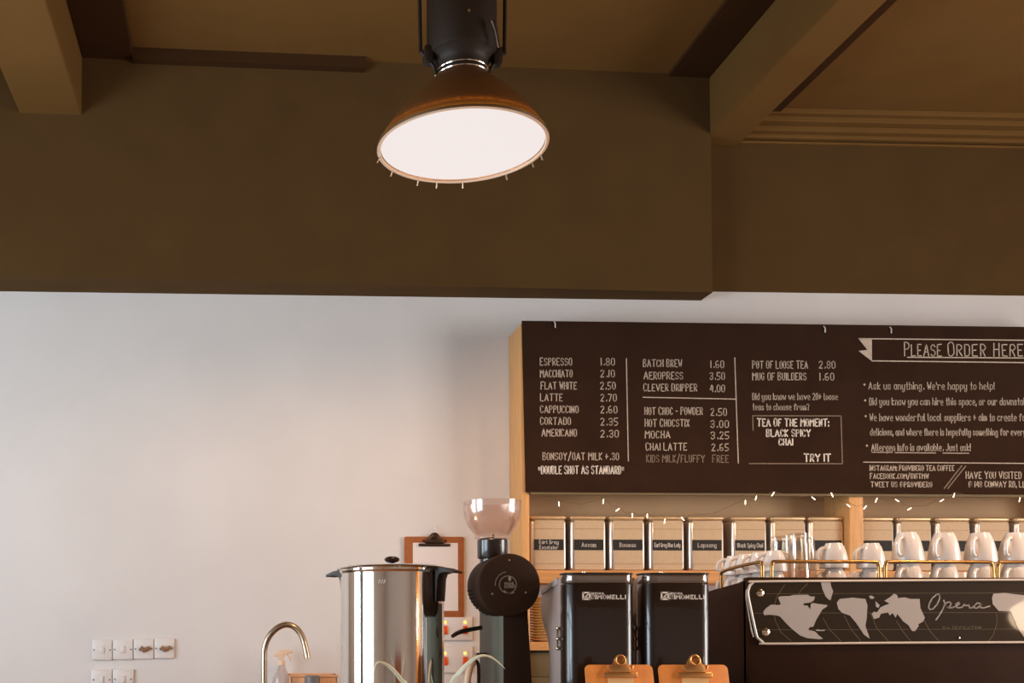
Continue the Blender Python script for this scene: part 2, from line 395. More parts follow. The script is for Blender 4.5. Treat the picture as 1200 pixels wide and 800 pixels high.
def block(name, rows, m='chalk', w=1.0, lines=(), lw=1.1):
    price = [r for r in rows if r[0] == 'FREE' or r[0].replace('.', '').isdigit()]
    for nm, rs in ((name, [r for r in rows if r not in price]), (name.replace('_text', '')+'_prices', price)):
        if not rs: continue
        mb = MB()
        for r in rs: write(mb, *((r[0], YT)+tuple(r[1:5])), **(dict(w=w) | (r[5] if len(r) > 5 else {})))
        mb.build(nm, M[m], cb, smooth=False)
    for l in lines:
        mb = MB(); line(mb, YT, l, lw); mb.build('chalk_line' if rows else name, M[m], cb, smooth=False)
def menu(s, x0, x1, y, cap=8.1): return (s, x0, x1, y, cap, dict(big=1.06))
block('coffee_menu_text', [menu('ESPRESSO', 633, 670, 423.7), menu('MACCHIATO', 633.3, 670.5, 437.6), menu('FLAT WHITE', 634, 675.5, 451.8), menu('LATTE', 633.5, 659, 465.5),
    menu('CAPPUCCINO', 633.3, 677.5, 479.5), menu('CORTADO', 633.3, 668.5, 493.2), menu('AMERICANO', 635, 675.5, 506.8),
    menu('1.80', 704.5, 720, 423.7), menu('2.10', 703.8, 720, 437.6), menu('2.50', 703.8, 721, 451.8), menu('2.70', 704, 722.3, 465.8), menu('2.60', 704, 723, 479.7), menu('2.35', 704, 723.7, 494), menu('2.30', 704, 724.7, 508)])
block('milk_note_text', [menu('BONSOY/OAT MILK +.30', 636.2, 725, 534.6)])
block('double_shot_text', [menu('*DOUBLE SHOT AS STANDARD*', 631.2, 730.7, 550.5, 8.8)], 'chalk_bold', 1.2)
block('brew_menu_text', [menu('BATCH BREW', 754, 799, 425.5), menu('AEROPRESS', 754.7, 800, 440), menu('CLEVER DRIPPER', 754.5, 816.5, 454),
    menu('1.60', 833, 848, 426.7), menu('3.50', 832, 849, 440.5), menu('4.00', 832, 849, 455)])
block('chocolate_menu_text', [menu('HOT CHOC - POWDER', 755.7, 823.2, 481.5), menu('HOT CHOCSTIX', 756, 807.5, 495.5), menu('MOCHA', 756.2, 785, 509), menu('CHAI LATTE', 757, 804.5, 523.3),
    menu('2.50', 833, 851.5, 482.5), menu('3.00', 833, 853.5, 496.7), menu('3.25', 833.3, 854, 510), menu('2.65', 834, 853.5, 524)])
block('kids_milk_text', [menu('KIDS MILK/FLUFFY', 757.8, 825.5, 537.2), menu('FREE', 835, 853.5, 537.5)], 'chalk_faint')
block('divider_line', [], 'chalk', lines=[[(734, 420), (735, 470), (736.3, 540)]])
block('divider_line', [], 'chalk', lines=[[(861, 419), (863, 480), (865.2, 542.5)], [(753.5, 465.3), (862, 467.5)]])
block('tea_menu_text', [menu('POT OF LOOSE TEA', 882, 946.5, 427.3), menu('2.80', 960, 978.5, 427.3), menu('MUG OF BUILDERS', 882, 944.5, 441), menu('1.60', 961, 977, 441.2)], 'chalk', 1.0)
block('tea_note_text', [('Did you know we have 20+ loose', 882, 981.5, 464.5, 7.5), ('teas to choose from?', 882.3, 948, 476.6, 7.2)], 'chalk', .85)
block('tea_of_the_moment_text', [menu('TEA OF THE MOMENT:', 887.5, 971, 495, 8.2), menu('BLACK SPICY', 898.3, 949.5, 507.3, 7.8), menu('CHAI', 913, 929, 517.8, 7)], 'chalk_bold', 1.35)
block('try_it_text', [menu('TRY IT', 942.5, 973, 536.3, 8.2)], 'chalk_bold', 1.5)
block('tea_box_outline', [], 'chalk_faint', lines=[[(882.5, 504), (882, 487), (985.5, 487.2), (987.2, 543.2), (878, 543)]])
bn = MB()
pts = [(1006, 396.7), (1021.7, 397.4), (1021.7, 423), (1006, 411), (1016.5, 409.8)]
bn.prism([W(x, y, YT) for x, y in pts], (0, -.0007, 0)); bn.build('banner_ribbon_end', M['chalk'], cb, smooth=False)
block('order_banner', [], 'chalk', lines=[[(1006.5, 396.7), (1222, 398.8)], [(1021.5, 422.7), (1222, 425)], [(1063.5, 418.5), (1199, 419.3)]], lw=1.3)
for wd_, a_, b_ in (('PLEASE', 1060, 1103), ('ORDER', 1111, 1154.7), ('HERE', 1164.8, 1198.6)):
    block('banner_word', [(wd_, a_, b_, 410.3, 13.4, dict(big=1.2 if wd_ != 'HERE' else 1.1))], 'chalk', 1.15)
block('house_notes_text', [('Ask us anything. We\'re happy to help!', 1018, 1165, 452, 8.2), ('Did you know you can hire this space, or our downstair', 1019, 1204, 470.3, 8.2),
    ('We have wonderful local suppliers + aim to create fo', 1019.5, 1201, 488.8, 8.2), ('delicious, and where there is hopefully something for every', 1020, 1202, 506, 7.8),
    ('Allergen Info is available. Just ask!', 1021.5, 1137, 524, 8)], 'chalk', .85, lines=[[(1021.7, 529.7), (1045.6, 529.9)], [(1049, 530.2), (1096.5, 530.6)], [(1105, 530.7), (1135, 531)]], lw=.9)
for by in (450.5, 469, 487.5, 522):
    p = W(1013+(by-450)*.04, by, YT); MB().lathe([(0, .0008), (.0045, .0008), (.0045, 0)], 10, axis_y(p)).build('bullet', M['chalk'], cb)
block('divider_line', [], 'chalk', lines=[[(1012, 541.3), (1222, 543)]])
block('contact_text', [menu('INSTAGRAM: PROVIDERO TEA COFFEE', 1019.5, 1118, 548.3, 5.8), menu('FACEBOOK.COM/BIGTMW', 1019.7, 1088, 557.7, 5.8), menu('TWEET US @PROVIDERO', 1020.5, 1092, 567.5, 5.8)], 'chalk', .9)
block('slash_marks', [], 'chalk_faint', lines=[[(1127, 545.5), (1106.5, 572)], [(1131.5, 546), (1110.5, 572.3)]], lw=1.3)
block('visit_text', [menu('HAVE YOU VISITED', 1132, 1196.5, 556.7, 7.6), menu('@ 148 CONWAY RD, LL', 1135.5, 1201, 567.3, 6.5)], 'chalk', .95)

# ---- tea tins
YTN = 4.235
tw = .1465; td = .138; th = W(700, 603.5, YTN).z-zA1-.001
def tin_proto():
    t = thing('tea_tin', '', 'tin', (0, 0, 0), 'buff tea tins on the shelf below the chalkboard')
    MB().box(-tw/2, tw/2, 0, td, .001, th-.018, .012, 4).build('body', M['tin_body'], t)
    MB().box(-tw/2-.001, tw/2+.001, -.001, td+.001, th-.0185, th, .012, 4).build('lid', M['tin_lid'], t)
    MB().box(-tw/2+.016, tw/2-.009, -.0009, .004, .004, th-.020, .0004).build('kraft_front', M['kraft'], t)
    for z in (th-.055, .028): MB().box(-tw/2+.016, tw/2-.009, -.0013, .002, z-.0009, z+.0009).build('front_crease', M['tin_edge'], t)
    return t
tins = [(622, 'Earl Grey|Excelsior', 'first from the left, its black label in two lines', 0), (668.8, 'Assam', 'second from the left, black label with one short word', 0), (714.6, 'Bonmac', 'third from the left, above the gap between both black grinders', 0),
        (761, 'Earl Grey Blue Lady', 'fourth from the left, black label filled by four words', 0), (807.6, 'Lapsang', 'fifth from the left, black label with one longer word', 0), (858, 'Black Spicy Chai', 'sixth from the left, above the leftmost small cups', 0),
        (904, '', 'behind the upturned drinking glasses', 0), (951.5, '', 'last one left of the pine middle post', 0), (1013, '', 'first one right of the pine middle post', 0),
        (1052, '', 'second to the right of the pine middle post', 0), (1097.6, '', 'third to the right of the pine middle post', 0), (1144, '', 'fourth to the right of the pine middle post', 0), (1190, '', 'cut by the right edge of the photo', 0)]
proto = tin_proto()
for i, (px, words, where, _) in enumerate(tins):
    x = W(px, 635, YTN).x+tw/2
    if i == 8: x = xm1+tw/2+.004
    if i == 7: x = xm0-tw/2-.003
    loc = (x, YTN, zA1)
    lab = 'buff tea tin, '+where
    tn = proto if i == 0 else dup(proto, loc, lab)
    tn.location = loc; tn['label'] = lab
    tn['_w'] = words
bpy.context.view_layer.update()
# labels (not copied: each carries its own writing)
for o in [o for o in list(C.objects) if o.name.startswith('tea_tin') and o.parent is None]:
    words = o['_w']; del o['_w']; x = o.location.x
    lw_, z0, z1 = .121, W(700, 644.5, YTN).z, W(700, 632, YTN).z
    lb = MB().box(x-lw_/2, x+lw_/2, YTN-.0026, YTN-.0010, z0, z1).build('paper_label', M['label_black'], o)
    if words:
        mb = MB(); rows = words.split('|'); pxm = YTN/F; yl = YTN-.0027
        for k, s in enumerate(rows):
            polys, wd = text_polys(s); cap = (4.2 if len(rows) > 1 else 4.8)*pxm; width = min(.105, wd*cap/6*.95)
            zc = (z0+z1)/2-cap/2+((.5-k)*6.2*pxm if len(rows) > 1 else 0)
            for pl in polys: mb.stroke([(x-width/2+px*width/wd, yl, zc+py*cap/6) for px, py in pl], .0021, .0004)
        mb.build('label_writing', M['label_ink'], lb, smooth=False)

# ---- fairy lights under the board
fl = [(655, 590), (707, 587), (724, 597), (741, 603.5), (758.5, 604), (779, 610), (800, 607.5), (873.5, 588), (886, 583), (906, 578.5), (953, 583.5), (975, 579.5), (994, 592), (1014, 594), (1027, 585.5), (1051, 586), (1066, 596), (1104, 586), (1118, 580), (1195, 585), (1232, 588)]
random.seed(11)
YFL = 4.162
ft = thing('fairy_light_string', 'thin string of tiny warm fairy lights hanging below the chalkboard', 'string lights', W(930, 590, YFL))
wp = []
for i, (x, y) in enumerate(fl):
    wp.append(W(x, y-3.4, YFL))
    if i+1 < len(fl):
        x2, y2 = fl[i+1]; wp.append(W((x+x2)/2, (y+y2)/2-1+min(5, (x2-x)*.06), YFL+.004))
MB().tube(wp, .0008, 5).build('wire', M['wire'], ft)
for x, y in fl:
    p = W(x, y, YFL); a = random.uniform(-1.1, 1.1)
    d = Vector((math.sin(a), 0, math.cos(a)))
    MB().tube([p+d*.008, p, p-d*.008, p-d*.011], [.0011, .0017, .0016, .0004], 8).build('bulb', M['bulb_glow'], ft)

# ---- saucers and box lower on the shelf unit
ns = 16
sg = 'saucers stacked on the lower shelf'
sp_ = MB().lathe([(0, .002), (.03, .002), (.034, 0), (.038, .003), (.068, .0095), (.0725, .0112), (.073, .0125), (.066, .0115), (.036, .0055), (0, .0045)], 36)
s0 = sp_.build('saucer', M['saucer'])
xsau = xs1+.076
for k in range(ns):
    s = s0 if k == 0 else s0.copy()
    if k: C.objects.link(s)
    s.location = (xsau, 4.285, zB1+.0005+k*.0113)
    tag(s, 'cream saucer in the stack on the lower shelf, '+(('bottom of the pile' if k == 0 else 'topmost of the pile' if k == ns-1 else '%s up from the bottom' % ['', 'second', 'third', 'fourth', 'fifth', 'sixth', 'seventh', 'eighth', 'ninth', 'tenth', 'eleventh', 'twelfth', 'thirteenth', 'fourteenth', 'fifteenth'][k])), 'saucer', sg)
bx = thing('storage_box', 'olive brown lidded box under the shelf with the saucers', 'box', (xs1+.15, 4.30, .90))
zlid = W(630, 793, 4.23).z
MB().box(xs1+.006, xs1+.30, 4.235, 4.375, .901, zlid, .004).build('box_body', M['olive_box'], bx)
MB().box(xs1+.003, xs1+.303, 4.231, 4.378, zlid, zB0-.008, .004).build('box_lid', M['olive_box'], bx)

# ================================================================== WALL FITTINGS
def switch(px0, px1, py0, py1, label, kind, group):
    a, b = W(px0+.4, py1, YW), W(px1-.4, py0, YW); c = (a+b)/2
    t = thing('light_switch', label, 'switch', (c.x, YW, c.z), group)
    MB().box(a.x, b.x, YW-.012, YW-.0005, a.z, b.z, .003).build('face_plate', M['white_plastic'], t)
    s = MB()
    for sx in (-.033, .033): s.lathe([(0, .0015), (.0035, .001), (.0035, 0)], 8, axis_y((c.x+sx, YW-.012, c.z)))
    s.build('screw', M['grey_plastic'], t)
    if kind == 'rocker':
        MB().box(c.x-.008, c.x+.008, YW-.017, YW-.011, c.z-.014, c.z+.014, .002).build('rocker', M['white_plastic'], t)
    elif kind == 'key':
        MB().tube([(c.x-.016, YW-.016, c.z-.004), (c.x-.008, YW-.02, c.z+.006), (c.x, YW-.02, c.z-.008), (c.x+.012, YW-.018, c.z-.002), (c.x+.026, YW-.016, c.z+.007)], [.006, .008, .008, .009, .007], 8).build('turn_knob', M['brown_plastic'], t)
    return t
for i, (kind, lab) in enumerate((('rocker', 'white wall switch plate at the left end of the upper row'), ('rocker', 'white wall switch plate second in the upper row'), ('key', 'white wall switch plate with brown knob, third in the upper row'), ('key', 'white wall switch plate with brown knob at the right end of upper row'))):
    switch(108+i*24.2, 108+(i+1)*24.2, 749.5-i*.6, 773-i*.6, lab, kind, 'wall switches left of the tap')
for i, lab in enumerate(('white wall switch plate at left of the lower row', 'white wall switch plate at right of the lower row')):
    switch(107+i*25, 107+(i+1)*25, 784-i*.5, 808-i*.5, lab, 'rocker', 'wall switches left of the tap')
def cooker_switch(px0, px1, py0, py1, label):
    a, b = W(px0, py1, YW), W(px1, py0, YW); c = (a+b)/2
    t = thing('fused_switch', label, 'switch', (c.x, YW, c.z), 'switches with red rockers beside the grinder')
    MB().box(a.x, b.x, YW-.012, YW-.0005, a.z, b.z, .003).build('face_plate', M['white_plastic'], t)
    for k, px in enumerate((521, 544.5)):
        x = W(px, (py0+py1)/2, YW).x; z = c.z-.004
        MB().box(x-.010, x+.010, YW-.019, YW-.0115, z-.020, z+.016, .003).build('rocker', M['red_switch'], t)
        MB().box(x-.006, x+.006, YW-.0145, YW-.0115, z+.024, z+.036, .001).build('neon_light', M['amber_neon'], t)
cooker_switch(513, 553, 722.5, 750, 'white double switch plate with red rockers just below the wall clipboard')
cooker_switch(513, 553, 757, 788, 'white double switch plate with red rockers, the lower of the pair')

def clip_parts(t, c, wbar, hloop, m, tilt=None):
    """spring clip of a clipboard: jaw bar, curved spring cover, lever ring; c = centre of the jaw bar, board faces -y"""
    j = MB().box(-wbar/2, wbar/2, -.007, .0, -.006, .007, .003, mtx=tilt @ Matrix.Translation(c))
    j.build('clip_jaw', m, t)
    h = hloop
    pts = [(-wbar*.30, 0, .006), (-wbar*.27, 0, h*.35), (-wbar*.17, 0, h*.75), (-wbar*.08, 0, h*.97), (wbar*.08, 0, h*.97), (wbar*.17, 0, h*.75), (wbar*.27, 0, h*.35), (wbar*.30, 0, .006)]
    b = MB().prism([tilt @ (Vector(c)+Vector((x, -.010, z))) for x, y, z in pts], (tilt.to_3x3() @ Vector((0, .009, 0))), .0025)
    b.build('clip_spring_cover', m, t)
    r = h*.24
    ring = [tilt @ (Vector(c)+Vector((r*math.cos(a), -.0125, h*.72+r*math.sin(a)))) for a in [2*PI*k/20 for k in range(20)]]
    MB().tube(ring, .0022, 8, closed=True).build('clip_ring', m, t)
    for s in (-1, 1):
        MB().tube([tilt @ (Vector(c)+Vector((s*wbar*.25, -.006, .010))), tilt @ (Vector(c)+Vector((s*wbar*.33, -.006, .014))), tilt @ (Vector(c)+Vector((s*wbar*.36, -.006, .022)))], .0035, 8).build('clip_spring', m, t)

def rounded_rect(x0, x1, z0, z1, r, n=5):
    out = []
    for cx, cz, a0 in ((x1-r, z1-r, 0), (x0+r, z1-r, 90), (x0+r, z0+r, 180), (x1-r, z0+r, 270)):
        for k in range(n+1):
            a = math.radians(a0+90*k/n); out.append((cx+r*math.cos(a), cz+r*math.sin(a)))
    return out
I4 = Matrix.Identity(4)
a, b = W(473.5, 724, YW), W(543, 629, YW); c = (a+b)/2
t = thing('clipboard', 'brown clipboard with white paper hanging on the white wall behind the urn', 'clipboard', (c.x, YW-.01, c.z), 'clipboards')
MB().prism([(x, YW-.0115, z) for x, z in rounded_rect(a.x, b.x, a.z, b.z, .008)], (0, .004, 0), .001).build('backing_board', M['hardboard_dark'], t)
pa, pb = W(484, 715.5, YW-.0115), W(536.5, 636, YW-.0115)
MB().box(pa.x, pb.x, YW-.0135, YW-.0118, pa.z, pb.z).build('paper_sheet', M['paper'], t)
cl = W(509, 638.5, YW-.014)
clip_parts(t, Vector((cl.x, YW-.0135, cl.z)), W(527, 638, YW).x-W(490, 638, YW).x, .052, M['dark_clip'], I4)
h = thing('wall_hook', 'tiny pale hook above the wall clipboard', 'hook', W(509, 619, YW))
p = W(509, 619, YW); MB().tube([p+Vector((0, -.001, .012)), p+Vector((0, -.003, .010)), p+Vector((0, -.004, -.004)), p+Vector((0, -.018, -.006)), p+Vector((0, -.019, .004))], .003, 8).lathe([(0, .003), (.007, .002), (.007, 0)], 12, axis_y(p+Vector((0, 0, .006)))).build('hook_body', M['white_plastic'], h)

# ================================================================== BACK COUNTER THINGS
YK = 4.0
tp = thing('tap', 'brushed nickel swan neck tap arching over the back counter', 'tap', (W(309.5, 830, YK).x, YK, .92))
key = [(309.5, 768), (310, 760), (312.5, 751), (317.5, 742.5), (325, 735.5), (333, 732), (339.5, 732), (346, 735), (351.5, 741), (355.3, 749), (358, 759), (360.3, 771)]
xb = W(309.5, 768, YK)
pts = [Vector((xb.x, YK, .945)), Vector((xb.x, YK, 1.05))]+[W(x, y, YK-.0006*i*i*.3) for i, (x, y) in enumerate(key)]
# smooth the path
def smooth(pts, n=6):
    out = []
    P_ = [pts[0]]+list(pts)+[pts[-1]]
    for i in range(1, len(P_)-2):
        for k in range(n):
            u = k/n; p0, p1, p2, p3 = P_[i-1:i+3]
            out.append(.5*((2*p1)+(p2-p0)*u+(2*p0-5*p1+4*p2-p3)*u*u+(3*p1-p0-3*p2+p3)*u*u*u))
    return out+[pts[-1]]
MB().tube(smooth([Vector(p) for p in pts], 5), .0118, 16).build('spout', M['brass_nickel'], tp)
MB().lathe([(.028, 0), (.028, .006), (.02, .012), (.018, .03), (0, .03)], 24, Matrix.Translation((xb.x, YK, .92)), cap0=True).build('base_collar', M['brass_nickel'], tp)
MB().tube([(xb.x, YK-.016, .965), (xb.x-.01, YK-.05, .972), (xb.x-.012, YK-.075, .985)], [.006, .005, .004], 10).build('lever', M['brass_nickel'], tp)

YS2 = 4.315; p = W(330, 800, YS2)
t = thing('spray_bottle', 'milky white spray bottle with peach trigger head standing behind the tap', 'bottle', (p.x, YS2, .92))
zn = W(330, 779, YS2).z
MB().lathe([(.036, .921), (.04, .926), (.04, zn-.09), (.034, zn-.05), (.018, zn-.012), (.013, zn)], 28, Matrix.Translation((p.x, YS2, 0)), cap0=True, cap1=True).build('bottle_body', M['bottle_clear'], t)
MB().lathe([(.0155, zn), (.0155, zn+.018), (0, zn+.018)], 20, Matrix.Translation((p.x, YS2, 0)), cap0=True).build('collar', M['peach'], t)
hd = [(320.5, 769), (322, 766), (328, 761.2), (342, 761), (343, 764), (338, 766), (333.5, 768), (333, 772.5), (327, 772.5), (326, 769.5)]
MB().prism([W(x, y, YS2-.012) for x, y in hd], (0, .024, 0), .003).build('trigger_head', M['peach'], t)
MB().tube([W(337, 766.5, YS2), W(339.5, 770, YS2), W(341, 774.5, YS2)], [.004, .004, .003], 8).build('trigger', M['peach'], t)

YG = 4.1; a = W(341, 792, YG); b = W(395, 792, YG)
t = thing('storage_tub', 'low peach coloured tub behind the tap spout', 'tub', ((a.x+b.x)/2, YG+.08, .92))
bo = MB().box(a.x, b.x, YG, YG+.006, .921, a.z, .002).box(a.x, b.x, YG+.154, YG+.16, .921, a.z, .002).box(a.x, a.x+.006, YG, YG+.16, .921, a.z, .002).box(b.x-.006, b.x, YG, YG+.16, .921, a.z, .002).box(a.x, b.x, YG, YG+.16, .921, .93, .002)
bo.build('tub_body', M['peach_tub'], t)
MB().tube([(a.x-.003, YG-.003, a.z), (b.x+.003, YG-.003, a.z), (b.x+.003, YG+.163, a.z), (a.x-.003, YG+.163, a.z)], .004, 8, closed=True).build('tub_rim', M['peach_tub'], t)
a = W(357, 791.5, YG-.06); b = W(375.5, 791.5, YG-.06)
t = thing('canister', 'small grey lidded canister in front of the peach tub', 'canister', ((a.x+b.x)/2, YG-.05, .92))
r = (b.x-a.x)/2; x = (a.x+b.x)/2
MB().lathe([(r*.94, .921), (r*.94, a.z-.03), (0, a.z-.03)], 28, Matrix.Translation((x, YG-.05, 0)), cap0=True).build('canister_body', M['white_plastic'], t)
MB().lathe([(r, a.z-.03), (r, a.z-.004), (r-.004, a.z), (0, a.z)], 28, Matrix.Translation((x, YG-.05, 0)), cap0=True).build('canister_lid', M['grey_plastic'], t)

# ================================================================== WATER URN
YU = 2.85; u0 = W(459.5, 735, YU); UX = u0.x; R = 60.5/F*YU
zr = W(459, 667, YU).z
t = thing('water_urn', 'tall polished steel catering urn with black handles on the bar counter', 'urn', (UX, YU, .90))
TU = Matrix.Translation((UX, YU, 0))
MB().lathe([(R*.97, .925), (R, .93), (R, .94), (R, .95), (R, zr-.03), (R, zr-.02), (R, zr-.012), (R+.0015, zr-.01), (R+.004, zr-.006), (R+.004, zr), (R-.004, zr)], 96, TU, cap0=True).build('urn_body', M['steel'], t, angle=20)
MB().lathe([(R*.98, .9005), (R*1.0, .903), (R*1.0, .926), (R*.9, .926)], 64, TU, cap0=True).build('urn_base', M['black_satin'], t)
zc = W(460, 660.5, YU).z
MB().lathe([(R+.009, zr-.002), (R+.0105, zr+.001), (R+.007, zr+.004), (R*.9, zr+.009), (R*.6, zc-.006), (R*.25, zc-.001), (0, zc)], 72, TU, cap0=True).build('lid', M['steel'], t, angle=50)
kz = W(460, 655.5, YU).z
MB().lathe([(.008, zc-.002), (.008, kz-.006)], 16, TU).sphere((UX, YU, kz), 1, (.021, .021, .0095), 20).build('lid_knob', M['black_enamel'], t)
for s in (-1, 1):
    HT = TU @ Matrix.Rotation(math.radians(-36), 4, 'Z')
    q = [(R-.006, zr+.003), (R+.03, zr-.001), (R+.054, zr-.010), (R+.056, zr-.016), (R+.030, zr-.0135), (R+.014, zr-.017), (R+.009, zr-.03), (R+.005, zr-.088), (R+.0008, zr-.088), (R+.0008, zr-.006)]
    hb = MB().prism([HT @ Vector((s*r_, -.027, z)) for r_, z in q], HT.to_3x3() @ Vector((0, .054, 0)), .0012)
    hb.build('handle', M['black_satin'], t)
lm = MB()
for k in range(3):
    x = 444+k*3
    q = [W(x, 683, YU-R), W(x+1.8, 679, YU-R)]
    for v in q: v.y = YU-math.sqrt(R*R-(v.x-UX)**2)-.0004
    lm.stroke(q, .0024)
lm.build('maker_mark', M['white_plastic'], t, smooth=False)
MB().tube([(UX-.02, YU-R+.002, .99), (UX-.02, YU-R-.05, .99), (UX-.02, YU-R-.052, .96)], .011, 12).build('drain_tap', M['black_enamel'], t)

# ================================================================== PLANT
YP = 2.42; PX = W(500, 800, YP).x
t = thing('aloe_plant', 'potted aloe with pale curling leaves in front of the steel urn', 'plant', (PX, YP, .90))
MB().lathe([(.04, .901), (.055, 1.0), (.06, 1.0), (.06, 1.02), (.053, 1.02), (.05, 1.0), (.0, .995)], 32, Matrix.Translation((PX, YP, 0)), cap0=True).build('pot', M['terracotta'], t)
MB().lathe([(0, 1.008), (.052, 1.006)], 24, Matrix.Translation((PX, YP, 0))).build('potting_soil', M['soil'], t)
def leaf(pts, w, m):
    """thick blade: tapered flattened tube along smooth path"""
    pts = smooth([Vector(p) for p in pts], 5); n = len(pts); b = bmesh.new(); rings = []
    for i, p in enumerate(pts):
        tdir = (pts[min(i+1, n-1)]-pts[max(i-1, 0)]).normalized(); sd = Vector((0, 1, 0)) - tdir*tdir.y; sd.normalize(); nn = tdir.cross(sd)
        k = w*(1-(i/(n-1))**1.8*.93)
        rings.append([b.verts.new(p+sd*(k*math.cos(q*PI/4))+nn*(k*.55*math.sin(q*PI/4)*(1 if q < 4 else .55))) for q in range(8)])
    for r0, r1 in zip(rings, rings[1:]):
        for q in range(8): b.faces.new((r0[q], r0[(q+1) % 8], r1[(q+1) % 8], r1[q]))
    b.faces.new(rings[0][::-1]); b.faces.new(rings[-1]); bmesh.ops.recalc_face_normals(b, faces=list(b.faces))
    return MB().add(b).build('leaf', m, t)
root = Vector((PX, YP, 1.005))
leaf([root+Vector((.015, 0, 0)), W(529, 804, YP), W(536, 792, YP), W(546, 780.5, YP-.01), (W(558, 771, YP-.015)), W(569, 768.5, YP-.02), W(580, 773, YP-.02), W(592, 783.5, YP-.02)], .0150, M['leaf_pale'])
leaf([root+Vector((-.015, 0, 0)), W(478, 806, YP), W(471, 796, YP), W(462, 785, YP-.01), W(453, 778, YP-.015), W(444, 775.5, YP-.02), W(439.5, 780, YP-.02), W(438, 790, YP-.02)], .0130, M['leaf_pale'])
leaf([root, W(506, 812, YP+.01), W(507, 801, YP+.01), W(505, 789, YP+.01)], .008, M['leaf'])
for k in range(7):
    an = 2*PI*k/7+.3; d = Vector((math.cos(an), math.sin(an)*.8, 0))
    leaf([root+d*.01, root+d*.035+Vector((0, 0, .05)), root+d*.08+Vector((0, 0, .085)), root+d*.12+Vector((0, 0, .075))], .009, M['leaf'])

# ================================================================== SHOP COFFEE GRINDER (round head, clear hopper)
YD = 2.65; dc = W(597, 685, YD); DR = 37.3/F*YD
t = thing('coffee_grinder', 'large black coffee grinder with round drum head and clear funnel hopper', 'grinder', (dc.x, 2.8, .90))
DX, DZ = dc.x, dc.z
MB().lathe([(0, .014), (DR-.006, .014), (DR-.002, .012), (DR, .008), (DR, -.012), (DR-.003, -.014)], 64, axis_y((DX, YD+.014, DZ))).build('drum_cover', M['grinder_black'], t)
dr = MB().lathe([(DR-.004, -.014), (DR-.001, -.02), (DR-.001, -.12), (DR-.01, -.15), (DR-.03, -.165), (0, -.165)], 64, axis_y((DX, YD+.014, DZ))).build('drum_housing', M['grinder_black'], t)
v = MB()
for r_ in range(3):
    for k in range(9):
        an = math.radians(188+k*7.5); y = YD+.085+r_*.02
        n = Vector((math.cos(an), 0, math.sin(an))); p = Vector((DX, y, DZ))+n*(DR-.0005)
        v.sphere(p, 1, (.0028, .005, .0028), 8)
v.build('vent_slots', M['label_black'], t)
# badge
bd = MB()
for rr, a0, a1, w in ((10.2, 0, 360, 1.0), (15.2, 100, 185, .7)):
    bd.stroke([(DX-.0015*YD+ (rr/F*YD)*math.cos(math.radians(q)), YD-.0002, DZ+.0005+(rr/F*YD)*math.sin(math.radians(q))) for q in range(a0, a1+1, 12)], w/F*YD)
write(bd, 'MAHL', YD-.0002, 591.8, 603.2, 683.6, 3.0, .75); write(bd, 'KONIG', YD-.0002, 591.8, 603.2, 687.2, 3.0, .75)
bd.sphere((W(597.3, 678, YD).x, YD-.0006, W(597.3, 678, YD).z), 1, (.0042, .001, .0062), 10)
bd.stroke([W(590.5, 692, YD-.0002), W(594, 694.3, YD-.0002), W(598, 695, YD-.0002), W(602, 694, YD-.0002)], .003)
bd.build('badge', M['badge'], t, smooth=False)
dots = MB()
for x, y in ((597, 656), (577, 695.5), (616, 694)): dots.lathe([(0, .001), (.0022, .0008), (.0025, 0)], 10, axis_y(W(x, y, YD)))
dots.build('cover_screws', M['badge'], t)
# column
cx0 = W(590, 760, 2.68).x
zt = DZ-.03
cT0, cT1 = W(590, 720, 2.68).x, W(617.5, 720, 2.68).x; cB1 = W(628, 830, 2.68).x
MB().prism([(cT0, 2.68, zt), (cT1, 2.68, zt), (cB1, 2.68, .93), (cB1+.004, 2.68, .902), (cx0, 2.68, .902)], (0, .004, 0), .001).build('front_cover', M['grinder_black'], t)
MB().prism([(cT0, 2.6845, zt-.01), (cT1-.001, 2.6845, zt-.01), (cB1-.001, 2.6845, .93), (cB1+.003, 2.6845, .902), (cx0, 2.6845, .902)], (0, .27, 0), .003).build('column', M['grinder_grey'], t)  # column colour carries the daylight on its left face
MB().box(cx0-.02, cB1+.02, 2.66, 2.99, .9005, .925, .006).build('foot_plate', M['grinder_black'], t)
# neck + hopper
YN = 2.755; nc = W(577, 640, YN); NX = nc.x; zn1 = W(577, 632, YN).z
TN = Matrix.Translation((NX, YN, 0))
MB().lathe([(.0, DZ+.05), (.033, DZ+.05), (.033, zn1-.052), (.038, zn1-.05), (.0395, zn1-.046), (.0395, zn1-.003), (.037, zn1), (.03, zn1)], 40, TN).build('hopper_collar', M['black_enamel'], t)
hp = [(.034, zn1-.002), (.045, zn1+.002), (.047, zn1+.012), (.062, zn1+.033), (.071, zn1+.055), (.0745, zn1+.075), (.0755, zn1+.100), (.0735, zn1+.100), (.0725, zn1+.075), (.069, zn1+.056), (.060, zn1+.035), (.044, zn1+.013)]
MB().lathe(hp, 56, TN).build('hopper', M['hopper_plastic'], t)
MB().tube([(NX-.03, YN, zn1), (NX+.002, YN, zn1+.004), (NX+.003, YN, zn1+.014)], .003, 8).build('hopper_gate', M['dark_clip'], t)
